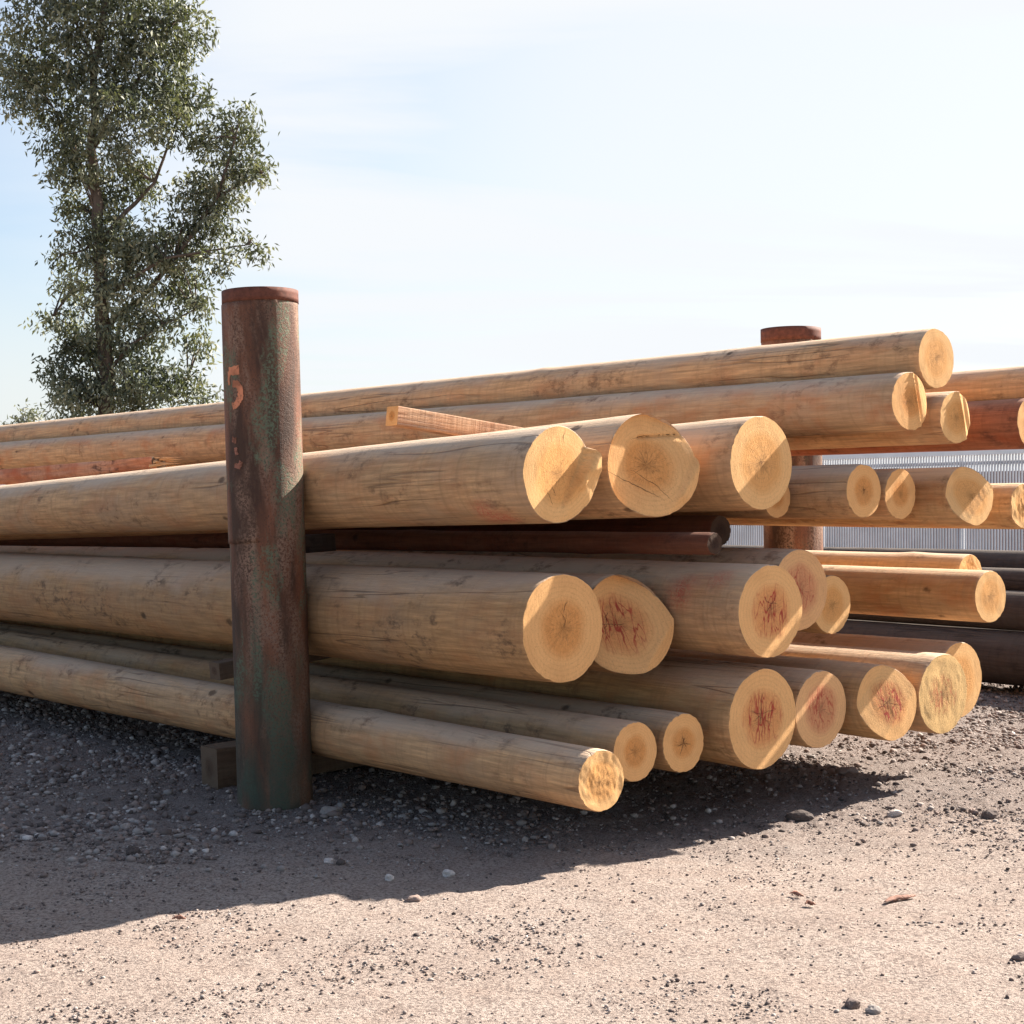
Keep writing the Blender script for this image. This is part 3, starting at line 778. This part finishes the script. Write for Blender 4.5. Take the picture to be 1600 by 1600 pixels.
for t in np.arange(T0+.5, T1, 3.1):
    boxes_mesh('fence_post', [(.052, .13, t, t+.08, 0, 2.325)], WHITE, fence)
wm = frame_matrix(st(22.5, -13.2, 0), SV, -DV)
wall = thing('sheet_wall', 'low brown sheet wall standing behind the white picket fence', 'wall', wm.to_translation())
wall.rotation_euler = wm.to_euler()
V = []; F = []
ts = np.arange(-17, 47, .06)
for i, t in enumerate(ts):
    x = .025*math.sin(t*2*math.pi/.24)
    V += [(x, t, -.02), (x, t, 2.08), (x+.03, t, -.02), (x+.03, t, 2.08)]
for i in range(len(ts)-1):
    a = i*4; c = a+4
    F += [(a, c, c+1, a+1), (a+2, a+3, c+3, c+2), (a+1, c+1, c+3, a+3)]
mesh_obj('sheeting', V, F, BROWN, wall, smooth=False)
boxes_mesh('coping', [(-.05, .09, -17, 47, 2.083, 2.12)], BROWN, wall)

# ------------------------------------------------------------------ trees
def bark_mat():
    m, nt, b = new_mat('pale_brown_bark', .9, .1)
    co = objcoord(nt, 0)
    n = noise(nt, mapping(nt, co, (9, 9, 1.3)), 1., 5, .6)
    c = mixc(nt, mrange(nt, n, .35, .65), (.055, .042, .034), (.15, .115, .09))
    L(nt, c, b.inputs['Base Color']); bump(nt, b, n, .4, .02)
    return m
BARK = bark_mat()
def leaf_mat(name, c0, c1, c2):
    m, nt, b = new_mat(name, .55, .35)
    t = attr(nt, 'tone', 'Fac')
    cr = N(nt, 'ShaderNodeValToRGB'); e = cr.color_ramp.elements
    e[0].color = (*c0, 1); e[1].color = (*c2, 1); q = e.new(.5); q.color = (*c1, 1)
    L(nt, t, cr.inputs[0]); L(nt, cr.outputs[0], b.inputs['Base Color'])
    tr = N(nt, 'ShaderNodeBsdfTranslucent')
    L(nt, mixc(nt, 1., cr.outputs[0], (1.1, 1.15, .5), 'MULTIPLY'), tr.inputs['Color'])
    mx = N(nt, 'ShaderNodeMixShader'); mx.inputs[0].default_value = .22
    out = nt.nodes['Material Output']
    L(nt, b.outputs[0], mx.inputs[1]); L(nt, tr.outputs[0], mx.inputs[2]); L(nt, mx.outputs[0], out.inputs['Surface'])
    return m
LEAF = leaf_mat('grey_green_leaf', (.055, .066, .042), (.14, .155, .10), (.31, .31, .21))
LEAF2 = leaf_mat('hazy_far_leaf', (.10, .11, .085), (.17, .18, .14), (.27, .27, .22))

def limb(V, F, pts, r0, r1, n=9):
    pts = [Vector(p) for p in pts]
    P = []
    for i in range(len(pts)-1):
        for k in range(5): P.append(pts[i].lerp(pts[i+1], k/5))
    P.append(pts[-1])
    for i in range(1, len(P)-1):
        P[i] = P[i]+Vector((random.uniform(-1, 1), random.uniform(-1, 1), random.uniform(-.5, .5)))*r0*.22
    o = len(V)
    for i, p in enumerate(P):
        d = (P[min(i+1, len(P)-1)]-P[max(i-1, 0)]).normalized()
        a = d.orthogonal().normalized() if abs(d.z) < .9 else Vector((1, 0, 0)); a = (a-d*a.dot(d)).normalized(); c = d.cross(a)
        r = r0+(r1-r0)*i/(len(P)-1)
        for k in range(n):
            t = 2*math.pi*k/n
            V.append(tuple(p+(a*math.cos(t)+c*math.sin(t))*r*(1+.1*random.uniform(-1, 1))))
    for i in range(len(P)-1):
        for k in range(n):
            q = (k+1) % n
            F.append((o+i*n+k, o+i*n+q, o+(i+1)*n+q, o+(i+1)*n+k))

def leaves(clumps, per_m2, leaf_l, leaf_w, spray_r, droop=.55, depth=1.0):
    """clumps: (x, y, z, rx, rz) ellipsoids; every spray is a bunch of hanging lance leaves"""
    C = []; TN = []
    for (x, y, z, rx, rz) in clumps:
        ns = max(6, int(per_m2*math.pi*rx*rz))
        g = RNG.normal(size=(ns, 3)); g /= np.linalg.norm(g, axis=1)[:, None]
        rad = RNG.random(ns)**.42
        dy = .85*math.sqrt(rx*rz)*depth
        p = g*rad[:, None]*np.array([rx, dy, rz])+np.array([x, y, z])
        p += RNG.normal(size=(ns, 3))*.06
        C.append(p); TN.append(np.clip(.45+.26*RNG.normal(size=ns)+.2*random.uniform(-1, 1), 0, 1))
    C = np.vstack(C); TN = np.concatenate(TN)
    k = 25
    n = len(C)*k
    base = np.repeat(C, k, 0)+RNG.normal(size=(n, 3))*spray_r*np.array([1, 1, .8])
    tone = np.clip(np.repeat(TN, k)+RNG.normal(size=n)*.16, 0, 1)
    d = RNG.normal(size=(n, 3)); d[:, 2] -= droop*1.8; d /= np.linalg.norm(d, axis=1)[:, None]
    q = RNG.normal(size=(n, 3)); wv = np.cross(d, q); wv /= np.linalg.norm(wv, axis=1)[:, None]
    ln = leaf_l*RNG.uniform(.6, 1.25, n)[:, None]; wd = leaf_w*RNG.uniform(.7, 1.3, n)[:, None]
    nn = np.cross(d, wv)
    v0 = base; v1 = base+d*ln*.45+wv*wd*.5+nn*ln*.04; v2 = base+d*ln-nn*ln*.06; v3 = base+d*ln*.45-wv*wd*.5+nn*ln*.04
    V = np.stack([v0, v1, v2, v3], 1).reshape(-1, 3)
    Fq = np.arange(n*4).reshape(n, 4)
    return V, Fq, np.repeat(tone, 4)
def leaf_object(name, V, Fq, tone, mat, parent):
    me = bpy.data.meshes.new(name)
    me.vertices.add(len(V)); me.vertices.foreach_set('co', V.astype(np.float32).ravel())
    me.loops.add(Fq.size); me.loops.foreach_set('vertex_index', Fq.astype(np.int32).ravel())
    me.polygons.add(len(Fq)); me.polygons.foreach_set('loop_start', np.arange(0, Fq.size, 4, dtype=np.int32))
    me.update(calc_edges=True)
    at = me.attributes.new('tone', 'FLOAT', 'POINT'); at.data.foreach_set('value', tone.astype(np.float32))
    me.materials.append(mat)
    o = bpy.data.objects.new(name, me); COL.objects.link(o); o.parent = parent
    return o

# the eucalyptus: crown masses in metres round its own trunk (x across, z up, half sizes)
CL = [(-0.9, 10.71, 1.08, 0.72), (0.42, 10.71, 1.08, 0.72), (1.26, 10.47, 0.6, 0.84), (-1.62, 9.87, 0.72, 0.72), (-0.42, 9.75, 0.96, 0.72), (0.66, 9.63, 0.96, 0.72), (1.5, 9.27, 0.36, 0.48), (-1.5, 9.15, 0.48, 0.54), (-0.78, 8.55, 0.72, 0.6), (0.3, 8.55, 0.84, 0.72), (1.14, 8.79, 0.6, 0.48), (-0.54, 7.83, 0.6, 0.48), (0.42, 7.71, 0.72, 0.54), (-0.88, 7.21, 0.29, 0.26), (-0.36, 7.11, 0.54, 0.36), (2.46, 8.73, 0.4, 0.43), (1.98, 8.37, 0.58, 0.38), (2.58, 7.95, 0.46, 0.4), (2.16, 7.53, 0.54, 0.46), (1.62, 7.35, 0.46, 0.48), (2.92, 7.73, 0.19, 0.22), (1.86, 6.93, 0.58, 0.46), (1.38, 6.57, 0.6, 0.5), (2.68, 6.41, 0.26, 0.29), (2.24, 6.09, 0.29, 0.31), (-0.3, 6.51, 0.6, 0.5), (0.42, 6.39, 0.7, 0.55), (0.9, 6.15, 0.6, 0.5), (-0.96, 6.15, 0.26, 0.22), (-0.72, 5.67, 0.5, 0.31), (0.18, 5.55, 0.82, 0.55), (1.32, 5.79, 0.58, 0.5), (1.68, 5.33, 0.31, 0.24), (-1.04, 5.07, 0.31, 0.26), (-0.64, 4.59, 0.55, 0.5), (0.18, 4.59, 0.7, 0.55), (0.96, 4.95, 0.55, 0.5), (1.68, 4.59, 0.31, 0.34), (-0.88, 3.97, 0.36, 0.36), (-0.18, 3.87, 0.62, 0.5), (0.78, 3.87, 0.7, 0.46), (1.56, 3.81, 0.46, 0.38), (0.42, 3.45, 1.15, 0.38), (-0.64, 3.45, 0.38, 0.41), (-0.18, 11.67, 1.68, 0.72), (0.42, 12.63, 1.08, 0.72), (-0.06, 2.79, 0.84, 0.48), (1.02, 2.79, 0.72, 0.48)]
tree = thing('eucalyptus_tree', 'tall grey-green eucalyptus with airy drooping crown rising behind the stack at left', 'tree', (-7.62, 30, -.05))
V = []; F = []
TR = [(.06, 0, 0), (.03, 0, 3.3), (-.06, 0, 5.6), (-.16, .05, 6.9), (-.28, .1, 8.2), (-.18, 0, 9.8), (.06, 0, 11.4), (.2, 0, 12.6)]
limb(V, F, TR, .165, .03, 12)
LIMBS = [((-.12, .02, 6.4), [(.3, -.1, 6.9), (.9, .1, 7.6), (1.3, .2, 8.8)], .09), ((0, 0, 4.9), [(.6, .2, 5.4), (1.3, .1, 6.2), (2.1, 0, 7.3), (2.45, -.1, 8.4)], .10),
         ((-.05, 0, 5.4), [(.5, -.3, 5.7), (1.2, -.4, 6.1), (2.2, -.2, 6.3), (2.7, -.1, 6.4)], .06), ((-.2, 0, 7.3), [(-.6, .2, 8.1), (-1.1, .3, 9.1), (-1.6, .3, 9.9)], .07),
         ((-.28, .1, 8.2), [(.2, 0, 9.0), (.8, .2, 9.9), (1.2, .2, 10.6)], .07), ((.02, 0, 4.0), [(.5, -.2, 4.5), (1.1, -.1, 4.9), (1.7, 0, 5.2)], .06),
         ((.02, 0, 3.6), [(-.3, .2, 4.2), (-.7, .2, 4.9), (-1.0, .1, 5.1)], .05), ((-.1, 0, 6.0), [(-.4, 0, 6.3), (-.8, -.1, 6.2)], .04), ((1.3, .1, 6.2), [(1.6, .3, 6.9), (1.7, .3, 7.4)], .05),
         ((2.1, 0, 7.3), [(2.5, .2, 7.6), (2.9, .1, 7.7)], .04), ((.03, 0, 3.0), [(.6, .2, 3.4), (1.5, .2, 3.9)], .05)]
for (a, pts, r) in LIMBS: limb(V, F, [a]+pts, r*.7, r*.18, 8)
allp = [Vector(p) for p in TR[1:]]+[Vector(p) for l in LIMBS for p in l[1]]
CL3 = []
for (x, z, rx, rz) in CL:
    y = random.uniform(-.6, .6)*(1. if abs(x) < 1.6 else .5)
    CL3.append((x, y, z, rx, rz))
    c = Vector((x, y, z)); near = min(allp, key=lambda p: (p-c).length+(0 if p.z < c.z+.2 else .8))
    for q in range(3):
        e = c+Vector((random.uniform(-.7, .7)*rx, random.uniform(-.4, .4), random.uniform(-.3, .8)*rz))
        limb(V, F, [near, near.lerp(e, .5)+Vector((0, 0, .06)), e], .022, .006, 5)
mesh_obj('trunk', V, F, BARK, tree)
leaf_object('crown', *leaves(CL3, 45, .14, .042, .11), LEAF, tree)

def far_tree(label, x, y, h, cl, seed):
    t = thing('far_tree', label, 'tree', (x, y, -.05), 'small distant trees')
    V = []; F = []
    limb(V, F, [(0, 0, 0), (.1, 0, h*.4), (0, 0, h*.75)], .16, .04, 8)
    for (cx, cz, rx, rz) in cl: limb(V, F, [(0.05, 0, h*.4), (cx*.6, 0, (h*.4+cz)/2), (cx, 0, cz)], .05, .012, 5)
    mesh_obj('trunk', V, F, BARK, t)
    leaf_object('crown', *leaves([(a, 0, b, c, d) for a, b, c, d in cl], 13, .22, .07, .2, .2), LEAF2, t)
far_tree('hazy little tree top peeking over the topmost log at far left', -18.2, 60, 5.4, [(0, 4.6, .7, .42), (-.6, 4.2, .6, .45), (.6, 4.2, .7, .4), (0, 3.6, 1.2, .6), (.1, 5.1, .3, .25)], 1)
far_tree('pale thin tree top between the eucalyptus and the rusty post', -8.6, 46, 5.3, [(0, 4.6, .45, .34), (-.5, 4.2, .5, .4), (.5, 4.3, .5, .35), (0, 3.6, 1.0, .6)], 2)

# ------------------------------------------------------------------ light, sky, camera
AZ, EL = R(33), R(38)
sun_dir = Vector((math.cos(AZ)*math.cos(EL), math.sin(AZ)*math.cos(EL), math.sin(EL)))
sl = bpy.data.lights.new('sun', 'SUN'); sl.energy = 5.0; sl.angle = R(.53); sl.color = (1., .93, .83)
so = bpy.data.objects.new('sun', sl); COL.objects.link(so); so.location = (8, 4, 12)
so.rotation_mode = 'QUATERNION'; so.rotation_quaternion = sun_dir.to_track_quat('Z', 'Y')

w = bpy.data.worlds.new('World'); SC.world = w; w.use_nodes = True
nt = w.node_tree; bg = nt.nodes['Background']
sky = N(nt, 'ShaderNodeTexSky', sky_type='NISHITA'); sky.sun_disc = False
sky.sun_elevation = EL; sky.sun_rotation = R(90)-AZ; sky.dust_density = 2.0; sky.air_density = 1.0
tc = N(nt, 'ShaderNodeTexCoord')
sx = N(nt, 'ShaderNodeSeparateXYZ'); L(nt, tc.outputs['Generated'], sx.inputs[0])
den = math_(nt, 'ADD', math_(nt, 'MAXIMUM', sx.outputs[2], 0.), .10)
cb = N(nt, 'ShaderNodeCombineXYZ')
L(nt, math_(nt, 'DIVIDE', sx.outputs[0], den), cb.inputs[0]); L(nt, math_(nt, 'DIVIDE', sx.outputs[1], den), cb.inputs[1])
mp = N(nt, 'ShaderNodeMapping'); mp.inputs['Rotation'].default_value = (0, 0, R(-14)); mp.inputs['Scale'].default_value = (.55, 1.5, 1)
mp.inputs['Location'].default_value = (1.3, .6, 0)
L(nt, cb.outputs[0], mp.inputs['Vector'])
cl = noise(nt, mp.outputs[0], .8, 6, .52, .5)
cf = mrange(nt, cl, .30, .60, .22, 1., True)
low = mrange(nt, sx.outputs[2], .0, .22, .9, 0., True)          # thin cirrus veil thickens to the horizon
cf = math_(nt, 'MULTIPLY', cf, mrange(nt, sx.outputs[0], -.34, -.12, .25, 1., True))
cf = math_(nt, 'MAXIMUM', cf, math_(nt, 'MULTIPLY', low, .9))
cf = math_(nt, 'MAXIMUM', cf, mrange(nt, sx.outputs[0], -.30, .10, 0., .84, True))   # whiter towards the sun
cf = math_(nt, 'MULTIPLY', cf, mrange(nt, sx.outputs[1], -.15, .45, .10, 1., True))   # the veil lies over the far half of the sky
skyc = mixc(nt, cf, sky.outputs[0], (4.65, 4.8, 4.98))
L(nt, skyc, bg.inputs['Color']); bg.inputs['Strength'].default_value = .06

cam = bpy.data.cameras.new('camera'); co = bpy.data.objects.new('camera', cam); COL.objects.link(co)
co.location = (0, 0, 1.35); co.rotation_euler = (R(90), 0, 0)
cam.sensor_width = 36; cam.lens = 36*2500/1600; cam.clip_end = 3000; cam.clip_start = .05
SC.camera = co
SC.render.resolution_x = SC.render.resolution_y = 1024
SC.render.engine = 'CYCLES'
SC.view_settings.view_transform = 'Standard'; SC.view_settings.look = 'None'
SC.view_settings.exposure = 1.74; SC.view_settings.gamma = 1; SC.view_settings.use_curve_mapping = False
SC.cycles.max_bounces = 6
